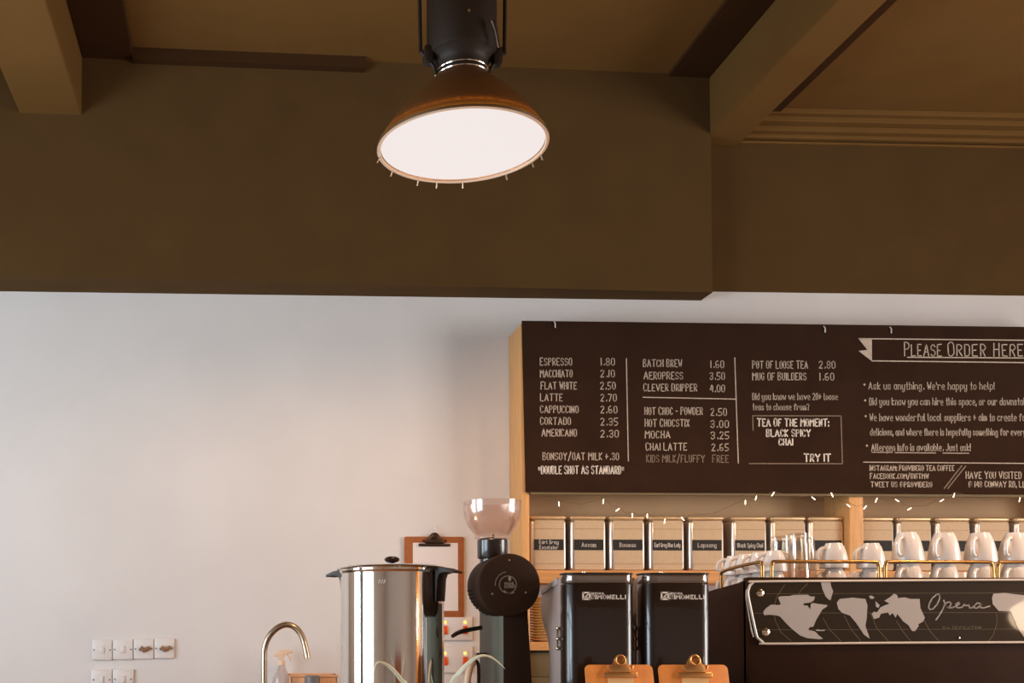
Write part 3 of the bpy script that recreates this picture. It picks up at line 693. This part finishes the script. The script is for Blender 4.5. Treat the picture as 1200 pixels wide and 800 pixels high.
# lever and dosing spout at the left
YL = 2.80
MB().tube(smooth([W(565, 735, YL), W(556, 736.5, YL), W(546, 738.5, YL-.01), (W(537, 741, YL-.02)), W(529, 746, YL-.02)], 4), [.006]*8+[.0065]*4+[.006, .006, .0055, .005, .0035], 10).build('bag_lever', M['black_enamel'], t)
MB().box(cx0-.028, cx0-.001, 2.86, 2.90, W(560, 768, 2.88).z, W(560, 764.5, 2.88).z, .002).build('spout_bracket', M['black_enamel'], t)
MB().tube(smooth([W(556, 776.5, 2.74), W(551, 781, 2.73), W(548, 795, 2.72), W(547, 812, 2.72)], 4), [.006]*2+[.009]*11, 14).build('dosing_spout', M['peach'], t)
MB().tube(smooth([W(549, 775, 2.745), W(555, 773, 2.745), W(559.5, 776, 2.745), W(561, 786, 2.745), W(560.5, 812, 2.745)], 4), .0045, 10).build('spout_frame', M['black_satin'], t)

# ================================================================== TWO BLACK ON-DEMAND GRINDERS
YM = 2.55
def mazzer(px0, px1, label):
    x0, x1 = W(px0, 735, YM).x, W(px1, 735, YM).x
    zt = W(700, 683, YM).z; zl = W(700, 670.5, YM).z
    t = thing('espresso_grinder', label, 'grinder', ((x0+x1)/2, YM+.1, .90), 'black espresso grinders beside the machine')
    # rounded black back cover
    pl = [(x, y) for x, y in rounded_rect(x0, x1, YM, YM+.085, .03, 8)]
    MB().prism([(x, y, .905) for x, y in pl], (0, 0, zt-.905), .003).build('back_cover', M['black_enamel'], t, angle=50)
    MB().prism([(x, y, zt+.0005) for x, y in rounded_rect(x0+.001, x1-.001, YM+.001, YM+.084, .03, 8)], (0, 0, zl-zt-.004), .002).build('hopper_lid', M['smoke_lid'], t, angle=50)
    MB().prism([(x, y, zl-.0035) for x, y in rounded_rect(x0-.001, x1+.001, YM-.001, YM+.086, .03, 8)], (0, 0, .0035), .001).build('lid_edge', M['black_satin'], t, angle=50)
    MB().lathe([(.0045, zl), (.0045, zl+.003), (0, zl+.004)], 12, Matrix.Translation((x0+.05, YM+.03, 0))).build('lid_pin', M['chrome'], t)
    prof = [(YM+.05, .905), (2.725, .905), (2.722, 1.10), (2.716, 1.195), (2.738, 1.23), (2.775, 1.268), (2.79, 1.312), (2.775, 1.345), (YM+.085, 1.372), (YM+.05, 1.374)]
    MB().prism([(x0+.002, y, z) for y, z in prof], (x1-x0-.004, 0, 0), .004).build('housing', M['grey_panel'], t, angle=25)
    MB().prism([(x0+.006, YM+.087, 1.376), (x0+.006, 2.782, 1.349), (x0+.006, 2.772, 1.337), (x0+.006, YM+.087, 1.358)], (-.006, 0, 0), .001).build('side_trim', M['silver_print'], t)  # pale strip paints the highlight along the housing's top edge
    lt = MB(); xl = x0-.003; yl = 2.618
    for z in (1.248, 1.222, 1.198): lt.sphere((xl, yl, z), 1, (.006, .006, .0055), 12)
    lt.tube([(xl, yl, 1.25), (xl-.002, yl-.004, 1.235), (xl, yl, 1.222), (xl-.002, yl-.004, 1.21), (xl, yl, 1.198)], .0028, 8)
    lt.build('latch', M['chrome'], t)
    # maker's logo
    lg = MB(); yl = YM-.0002; o = px0+18.3
    q = [W(o, 701.8, yl), W(o, 694.2, yl), W(o+7.8, 694.2, yl), W(o+7.8, 701.8, yl)]
    q2 = [W(o+2, 699.8, yl), W(o+2, 696.2, yl), W(o+5.8, 696.2, yl), W(o+5.8, 699.8, yl)]
    lg.stroke(q+[q[0]], .0042); lg.stroke([q2[0], q2[2]], .003); lg.stroke([q2[0], q2[3]], .002)
    write(lg, 'NUOVA', yl, o+9.8, o+24.2, 695.2, 2.2, .8)
    write(lg, 'SIMONELLI', yl, o+9.8, o+49.5, 699.3, 4.2, 1.25)
    lg.build('maker_logo', M['label_ink'], t, smooth=False)
    return t
mazzer(665, 746, 'black espresso grinder with smoky lid, the left one beside the round grinder')
mazzer(757, 836, 'black espresso grinder with smoky lid, the right one against the coffee machine')

# ---- front clipboards
def front_clip(px0, px1, label):
    YQ = 2.43; top = W((px0+px1)/2, 778.5, YQ); x0, x1 = W(px0, 790, YQ).x, W(px1, 790, YQ).x
    H = top.z-.903; lean = math.radians(13)
    base = Vector(((x0+x1)/2, YQ-math.sin(lean)*H*1.0, .903))
    T = Matrix.Translation(base) @ Matrix.Rotation(-lean, 4, 'X')
    hw = (x1-x0)/2; HH = H/math.cos(lean)
    t = thing('clipboard', label, 'clipboard', base, 'clipboards')
    MB().prism([T @ Vector((x, 0, z)) for x, z in rounded_rect(-hw, hw, 0, HH, .012)], T.to_3x3() @ Vector((0, .004, 0)), .001).build('backing_board', M['hardboard'], t)
    MB().prism([T @ Vector(p) for p in ((-hw*.36, -.002, .02), (hw*.40, -.002, .02), (hw*.40, -.002, HH-.027), (-hw*.36, -.002, HH-.027))], T.to_3x3() @ Vector((0, .0017, 0))).build('paper_sheet', M['paper_orange'], t)
    clip_parts(t, Vector((0, -.0025, HH-.026)), hw*1.0, .047, M['bronze'], T)
    return t
front_clip(685.5, 765, 'orange clipboard with bronze clip leaning on the left black grinder')
front_clip(771.5, 853, 'orange clipboard with bronze clip leaning on the right black grinder')

# ================================================================== ESPRESSO MACHINE
YE = 2.60
em = thing('espresso_machine', 'big black espresso machine with world map back panel and cups on top', 'espresso machine', (1.85, 2.85, .90))
ex0 = W(877, 700, YE).x; exb = W(893, 745, YE).x; EX1 = 2.62
zt = W(1000, 676.2, YE).z; zdeck = 1.340
ztl = W(880, 679, YE).z
# body: dark shell, left flank sloping down to the rear
ebody = MB()
ebody.prism([(ex0, YE+.012, zt-.004), (ex0, YE+.06, zt-.012), (ex0, 2.80, 1.352), (ex0, 3.06, 1.325), (ex0, 3.06, 1.02), (ex0, YE+.06, 1.0), (ex0, YE+.012, 1.02)], (.03, 0, 0), .004)
ebody.build('side_panel', M['machine_black'], em)
MB().prism([(EX1-.03, YE+.012, zt-.004), (EX1-.03, YE+.06, zt-.012), (EX1-.03, 2.80, 1.352), (EX1-.03, 3.06, 1.325), (EX1-.03, 3.06, 1.02), (EX1-.03, YE+.06, 1.0), (EX1-.03, YE+.012, 1.02)], (.03, 0, 0), .004).build('side_panel', M['machine_black'], em)
MB().box(ex0, EX1, YE+.004, YE+.03, 1.01, zt, .004).build('back_plate', M['machine_black'], em)
MB().box(ex0+.03, EX1-.03, YE+.03, 3.05, zdeck-.012, zdeck, .002).build('cup_tray', M['black_satin'], em)
MB().box(ex0+.03, EX1-.03, YE+.03, 3.04, 1.02, zdeck-.013, .004).build('boiler_box', M['machine_black'], em)
for x in (ex0+.08, EX1-.08):
    for y in (2.68, 2.98):
        MB().lathe([(.022, .9005), (.022, .91), (.016, .915), (.016, 1.03)], 20, Matrix.Translation((x, y, 0)), cap0=True).build('foot', M['chrome'], em)
# glossy map panel with silver rim
def pan(dx, dy=0):
    """panel outline in photo pixels, grown by dx"""
    base = [(877, 700), (876.5, 693), (879, 685.5), (884, 682), (890, 681), (1040, 680), (1200, 679), (1395, 678), (1404, 681), (1407, 690), (1392, 740), (1388, 749), (1380, 752), (1200, 752.3), (1040, 753), (902, 754), (895, 752.5), (889.5, 748.5), (886, 742)]
    return base
outl = smooth([Vector((x, y, 0)) for x, y in pan(0)]+[Vector((877, 700, 0))], 3)[:-1]
MB().prism([W(p.x, p.y, YE-.001) for p in outl], (0, .004, 0), .0008).build('map_panel', M['panel_gloss'], em, smooth=False)
MB().tube([W(p.x, p.y, YE-.0025) for p in outl], .0030, 10, closed=True).build('panel_rim', M['silver_rim'], em)
MB().tube([W(x, y, YE-.001) for x, y in ((878.5, 687), (874.5, 692), (874.3, 700), (877, 718), (880.5, 738), (883, 746))], .0016, 8).build('rim_edge', M['silver_rim'], em)
YPN = YE-.0012
def land(name, pts, m='silver_print'):
    MB().prism([W(x, y, YPN) for x, y in pts], (0, -.0006, 0)).build(name, M[m], em, smooth=False)
z8 = lambda L: [(860+x/8, 670+y/8) for x, y in L]
z3 = lambda L: [(840+x/3.3333, 580+y/3.3333) for x, y in L]
z5 = lambda L: [(990+x/5.714, 670+y/5.714) for x, y in L]
land('map_land', z8([(275,375),(300,340),(350,305),(410,310),(440,305),(415,240),(430,228),(520,225),(560,215),(690,213),(720,230),(758,230),(750,265),(720,285),(650,295),(655,312),(690,315),(715,350),(722,300),(740,290),(800,300),(875,310),(870,325),(830,350),(800,400),(770,450),(750,500),(740,515),(715,515),(700,530),(700,545),(730,550),(755,555),(780,575),(790,590),(835,625),(800,630),(690,620),(620,595),(590,570),(540,530),(480,470),(430,415),(390,405),(330,400),(285,405)]))
land('map_land', z8([(768,542),(800,536),(805,545),(850,540),(850,552),(800,553),(770,550)]))
land('map_land', z8([(815,95),(905,95),(912,140),(930,180),(905,265),(885,255),(860,230),(830,160)]))
land('map_land', z3([(468,420),(480,405),(530,400),(580,405),(588,430),(585,480),(580,510),(597,560),(575,545),(545,500),(520,470),(490,460),(475,445)]))
land('map_land', z5([(180,280),(195,265),(215,270),(240,235),(275,220),(300,212),(265,192),(300,170),(330,145),(350,155),(355,175),(400,170),(440,180),(500,180),(505,240),(535,305),(525,330),(490,350),(495,360),(470,395),(450,395),(425,355),(390,330),(375,310),(350,280),(340,305),(320,275),(300,290),(290,270),(240,280),(230,305),(195,315)]))
land('map_land', z5([(162,160),(180,158),(197,170),(188,180),(170,178)]))
land('map_land', z5([(205,195),(222,212),(233,222),(225,240),(208,232)]))
land('map_land', z5([(985,175),(995,145),(1070,140),(1130,148),(1200,155),(1290,165),(1320,210),(1300,300),(1280,400),(1240,470),(1215,460),(1195,430),(1160,380),(1135,320),(1110,265),(1030,260),(990,215)]))
gl = MB()
for L in ([(265,350),(235,395),(222,440),(228,490),(250,535),(290,570)], [(355,345),(325,375),(318,395)], [(415,480),(440,525),(485,570)], [(497,470),(525,525),(562,570)], [(600,460),(625,520),(670,570)], [(700,490),(725,530),(757,570)], [(810,490),(832,530),(868,570)], [(1092,460),(1094,500),(1080,545),(1062,570)]):
    gl.stroke([W(x, y, YPN) for x, y in z3(L)], .0014, .0003)
for yy in (384, 525, 460):
    gl.stroke([W(x, y, YPN+.0002) for x, y in z3([(150, yy+1), (1400, yy-3)])], .0009, .0003)
gl.build('map_grid', M['faint_print'], em, smooth=False)
sc = MB()
for L in ([(636,160),(628,146),(612,152),(585,175),(566,210),(560,238),(572,252),(592,245),(618,215),(634,180),(634,155)], [(662,190),(670,212),(655,250),(632,290),(610,320)], [(664,232),(680,205),(700,200),(712,212),(700,234),(684,236),(702,240),(725,236)],
          [(722,238),(745,228),(768,212),(762,203),(745,212),(742,230),(758,240),(785,236)], [(785,236),(800,215),(806,226),(830,222),(835,240),(850,240),(868,225)], [(905,212),(888,206),(870,222),(866,240),(884,242),(905,225),(912,208),(906,238),(930,240),(970,228)]):
    sc.stroke([W(x, y, YPN) for x, y in z5(L)], .0031)
sc.build('opera_lettering', M['silver_print'], em, smooth=False)
s2 = MB(); write(s2, 'the REVOLUTION', YPN, 1104, 1149, 735, 3.0, .7); s2.build('small_lettering', M['faint_print'], em, smooth=False)
for x, y, r in ((890.6, 694.6, 4.5), (897, 740.3, 4.8)):
    MB().lathe([(0, .004), (r/F*YE*.6, .0036), (r/F*YE, .0015), (r/F*YE, 0)], 20, axis_y(W(x, y, YE-.001))).build('panel_screw', M['chrome'], em)
MB().lathe([(0, .003), (.0028, .002), (.003, 0)], 12, axis_y(W(1123.5, 747.2, YE-.001))).build('panel_screw', M['chrome'], em)
# cup rails
def rail(pts, r=.0045):
    MB().tube(smooth([Vector(p) for p in pts], 5), r, 12).build('cup_rail', M['rail'], em)
YR = 2.635
def front_rail(xa, xb_):
    zr_ = W(1000, 658, YR).z
    a, b = W(xa, 658, YR).x, W(xb_, 658, YR).x
    rail([(a, YR, zdeck), (a, YR, zr_-.02), (a+.003, YR, zr_-.006), (a+.016, YR, zr_), ((a+b)/2, YR, zr_), (b-.016, YR, zr_), (b-.003, YR, zr_-.006), (b, YR, zr_-.02), (b, YR, zdeck)])
front_rail(904, 1030); front_rail(1037, 1163); front_rail(1169, 1296)
zr_ = W(1000, 658, YR).z; xs = W(893, 660, YR).x
rail([(xs, YR, zdeck), (xs, YR, zr_-.02), (xs, YR+.003, zr_-.006), (xs, YR+.016, zr_-.001), (xs-.004, YR+.12, zr_-.006), (xs-.008, 2.83, zr_-.014), (xs-.008, 2.846, zr_-.02), (xs-.008, 2.848, zr_-.034), (xs-.008, 2.848, zdeck)])

# ---- cups
def cup_proto(name, label, cat, r, h, group):
    """upturned cup: base on top, handle to the left"""
    t = thing(name, label, cat, (0, 0, 0), group)
    prof = [(0, h-.003), (r*.46, h-.003), (r*.50, h), (r*.56, h), (r*.60, h-.004), (r*.70, h*.86), (r*.84, h*.64), (r*.93, h*.42), (r*.98, h*.2), (r, .002), (r*.985, 0), (r*.955, .002), (r*.93, h*.2), (r*.88, h*.42), (r*.78, h*.63), (r*.6, h*.84), (0, h*.86)]
    MB().lathe(prof, 40).build('bowl', M['porcelain'], t)
    x = r*.96
    MB().tube(smooth([Vector(p) for p in ((-r*.70, 0, h*.80), (-r*1.02, 0, h*.79), (-r*1.36, 0, h*.66), (-r*1.48, 0, h*.45), (-r*1.36, 0, h*.26), (-r*.97, 0, h*.22))], 4), .0048, 10).build('handle', M['porcelain'], t)
    return t
gbig = 'large white cups upturned on the machine'
big0 = cup_proto('coffee_cup', '', 'cup', .0395, .081, gbig)
gmid = 'mid size white cups upturned on the machine'
mid0 = cup_proto('coffee_cup', '', 'cup', .0355, .067, gmid)
gsm = 'small espresso cups upturned at the left end of the machine'
sm0 = cup_proto('espresso_cup', '', 'cup', .031, .0545, gsm)
used = set()
def put(proto, px, Y, z, rot, label):
    x = W(px, 640, Y).x
    if proto.name not in used:
        used.add(proto.name); proto.location = (x, Y, z); proto.rotation_euler = (0, 0, rot); proto['label'] = label; return proto
    return dup(proto, (x, Y, z), label, None, rot)
D = 0.0005
for i, (px, ph, rot) in enumerate(((1064, 'in the column right of the first rail gap', .6), (1106, 'in the second column after the first rail gap', .62), (1149, 'in the third column after the first rail gap', .66), (1188, 'in the column behind the second rail gap', .6), (1229, 'in the column cut by the right photo edge', .62))):
    put(big0, px, 2.765, zdeck+D, rot, 'large white upturned cup at the bottom, '+ph)
    cu = put(big0, px, 2.765+.004, zdeck+.083+D, rot-.02, 'large white upturned cup on top, '+ph)
    cu.rotation_euler = (math.radians([-2, 1.5, -1, 2.5, 1][i]), math.radians([1.5, -2, 1, 3, -1][i]), rot-.02)
for px, ph in ((977, 'first column right of the drinking glasses'), (1020.5, 'second column right of the drinking glasses')):
    put(mid0, px, 2.76, zdeck+D, .1, 'white upturned cup at the bottom of the '+ph)
    put(mid0, px, 2.763, zdeck+.0675+D, .2, 'white upturned cup on top of the '+ph)
for i, (px, Y) in enumerate(((907, 2.70), (890, 2.768), (874, 2.836), (860, 2.904))):
    ph = ['nearest to the front', 'second from the front', 'third from the front', 'farthest back'][i]
    put(sm0, px, Y, zdeck+D, -.15, 'small white espresso cup at the bottom of the side row, '+ph)
    put(sm0, px, Y, zdeck+.055+D, -.05, 'small white espresso cup on top of the side row, '+ph)
# second row of big cups deeper on the tray
for px, Y, ph in ((1005, 2.95, 'behind the two mid size columns'), (1085, 2.95, 'behind the first two large columns'), (1126, 2.95, 'behind the second and third large columns')):
    put(mid0, px, Y, zdeck+D, .2, 'white upturned cup standing in the rear row '+ph)
# glasses
def glass_proto():
    t = tag(MB().lathe([(0, .158), (.020, .158), (.0228, .162), (.0232, .158), (.026, .10), (.033, .002), (.0325, 0), (.0308, .002), (.024, .10), (.0212, .148), (0, .150)], 36).build('drinking_glass', M['glass']), '', 'glass', 'clear drinking glasses upturned on the machine')
    return t
g0 = glass_proto()
for i, (px, Y, lab) in enumerate(((936, 2.775, 'clear upturned drinking glass, the front taller looking one behind the rail'), (914, 2.87, 'clear upturned drinking glass half hidden behind the first white espresso cup'), (944, 2.90, 'clear upturned drinking glass at the back right of the glass group'))):
    g = g0 if i == 0 else g0.copy()
    if i: C.objects.link(g)
    g.location = (W(px, 650, Y).x, Y, zdeck+D); g['label'] = lab

# ================================================================== PENDANT LAMP
YLP = 2.75; rim = W(541.5, 171.5, YLP); LX, LZ = rim.x, rim.z
LR = .2215
t = thing('pendant_lamp', 'large industrial pendant lamp with glowing round diffuser hanging over the bar', 'lamp', (LX, YLP, LZ))
TL = Matrix.Translation((LX, YLP, LZ))
MB().lathe([(LR+.003, -.004), (LR+.0045, 0), (LR, .010), (LR*.80, .075), (LR*.55, .135), (.068, .178), (.066, .186), (.063, .186), (LR*.54, .131), (LR*.78, .072), (LR-.006, .008)], 80, TL).build('shade', M['lamp_shade'], t)
MB().lathe([(0, .003), (LR-.007, .003), (LR-.007, .006), (0, .006)], 72, TL).build('diffuser', M['lamp_glow'], t)
MB().tube([(LX+.204*math.cos(2*PI*k/48), YLP+.204*math.sin(2*PI*k/48), LZ+.015) for k in range(48)], .006, 8, closed=True).build('lamp_tube', mat('lamp_tube_glow', (255, 220, 160), .4, emit=11, ecol=(255, 214, 150)), t)  # hidden glowing ring, added to brighten the shade near its rim
MB().lathe([(LR-.007, -.002), (LR-.004, -.006), (LR+.003, -.004), (LR+.003, .002), (LR-.004, .004)], 80, TL).build('rim_ring', M['peach'], t)
for dg in (8, 20, 45, 78, 97, 112, 138, 163):
    an = math.radians(dg); n = Vector((math.cos(an), math.sin(an), 0)); p = Vector((LX, YLP, LZ))+n*LR
    MB().tube([p+Vector((0, 0, -.002)), p+n*.003+Vector((0, 0, -.012)), p+n*.006+Vector((0, 0, -.018))], .0024, 8).build('rim_clip', M['brass_nickel'], t)
MB().lathe([(0, .18), (.060, .18), (.066, .188), (.066, .214), (.072, .226), (.090, .24), (.092, .25), (.092, .46), (.085, .475), (.03, .49), (0, .49)], 48, TL).build('gear_housing', M['lamp_black'], t)
rg = MB()
for z in (.184, .196): rg.tube([(LX+.069*math.cos(2*PI*k/40), YLP+.069*math.sin(2*PI*k/40), LZ+z) for k in range(40)], .003, 8, closed=True)
rg.build('clamp_ring', M['chrome'], t)
for s in (-1, 1):
    MB().tube(smooth([Vector((LX+s*.070, YLP-.01, LZ+.188)), Vector((LX+s*.078, YLP-.01, LZ+.21)), Vector((LX+s*.108, YLP-.01, LZ+.245)), Vector((LX+s*.112, YLP-.01, LZ+.27)), Vector((LX+s*.112, YLP-.01, LZ+.50)), Vector((LX+s*.085, YLP-.01, LZ+.55)), Vector((LX+s*.01, YLP, LZ+.60))], 4), .005, 10).build('bail_rod', M['lamp_black'], t)
    MB().box(LX+s*.092-.012, LX+s*.092+.012, YLP-.03, YLP+.01, LZ+.215, LZ+.255, .004).build('bracket', M['lamp_black'], t)
MB().tube([(LX+.062, YLP-.092, LZ+.285), (LX+.070, YLP-.09, LZ+.262), (LX+.082, YLP-.075, LZ+.225)], [.007, .004, .0035], 10).build('toggle_latch', M['dark_clip'], t)
MB().lathe([(0, .003), (.004, .002), (.004, 0)], 10, axis_y((LX, YLP-.092, LZ+.31))).build('housing_screw', M['chrome'], t)
MB().lathe([(.012, .49), (.012, CEIL-LZ-.03)], 16, TL).build('stem', M['lamp_black'], t)
MB().lathe([(.02, CEIL-LZ-.05), (.06, CEIL-LZ-.02), (.062, CEIL-LZ-.0005), (0, CEIL-LZ-.0005)], 28, TL).build('ceiling_rose', M['lamp_black'], t)
l2 = dup(t, (2.5, 1.95, LZ), 'second large industrial pendant lamp of the row, farther right over the coffee machine', None)  # unseen copy, added because the right side needs light
sl = bpy.data.lights.new('pendant_lamp_light', 'SPOT'); sl.energy = 23; sl.color = (1, .60, .34); sl.spot_size = math.radians(178); sl.spot_blend = .34; sl.shadow_soft_size = 0
so = bpy.data.objects.new('pendant_lamp_light', sl); C.objects.link(so); so.location = (LX, YLP, LZ-.004)
added_spot = so.copy(); C.objects.link(added_spot); added_spot.data = sl.copy(); added_spot.data.energy = 44; added_spot.location = (2.5, 1.95, LZ-.004)  # warm light of the added lamp, aimed at cups and right wall

# ================================================================== REST OF THE ROOM (seen only in reflections)
t = thing('sideboard', 'red brown wooden sideboard standing near the shop window', 'sideboard', (.9, -3.0, 0))
MB().box(.2, 1.5, -3.3, -2.8, .1, 1.0, .008).build('carcass', M['sideboard'], t)
MB().box(.18, 1.52, -3.32, -2.78, 1.0, 1.03, .005).build('top', M['sideboard'], t)
for x in (.25, 1.39):
    for y in (-3.25, -2.9): MB().box(x, x+.05, y, y+.05, 0, .1).build('leg', M['sideboard'], t)

gp = W(1203, 722, YE); gx, gy, gz = gp.x+gp.x/YE*3.6, YE-3.6, gp.z+(gp.z-CAMZ)/YE*3.6
t = thing('globe_lamp', 'round cream globe lamp on a small side table across the room', 'lamp', (gx, gy, .75))
MB().sphere((gx, gy, gz), .092, n=32).build('globe', mat('globe_glow', (255, 225, 195), .5, emit=36, ecol=(255, 218, 178)), t)
MB().lathe([(.08, .751), (.08, .765), (.015, .78), (.012, gz-.085), (.03, gz-.08)], 28, Matrix.Translation((gx, gy, 0)), cap0=True).build('base', M['brass_nickel'], t)
t = thing('side_table', 'small round wooden side table under the globe lamp', 'table', (gx, gy, 0))
MB().lathe([(0, .72), (.28, .72), (.285, .735), (.28, .75), (0, .75)], 40, Matrix.Translation((gx, gy, 0))).build('tabletop', M['worktop'], t)
MB().lathe([(.2, 0), (.2, .02), (.03, .04), (.025, .72)], 32, Matrix.Translation((gx, gy, 0)), cap0=True).build('pedestal', M['black_satin'], t)
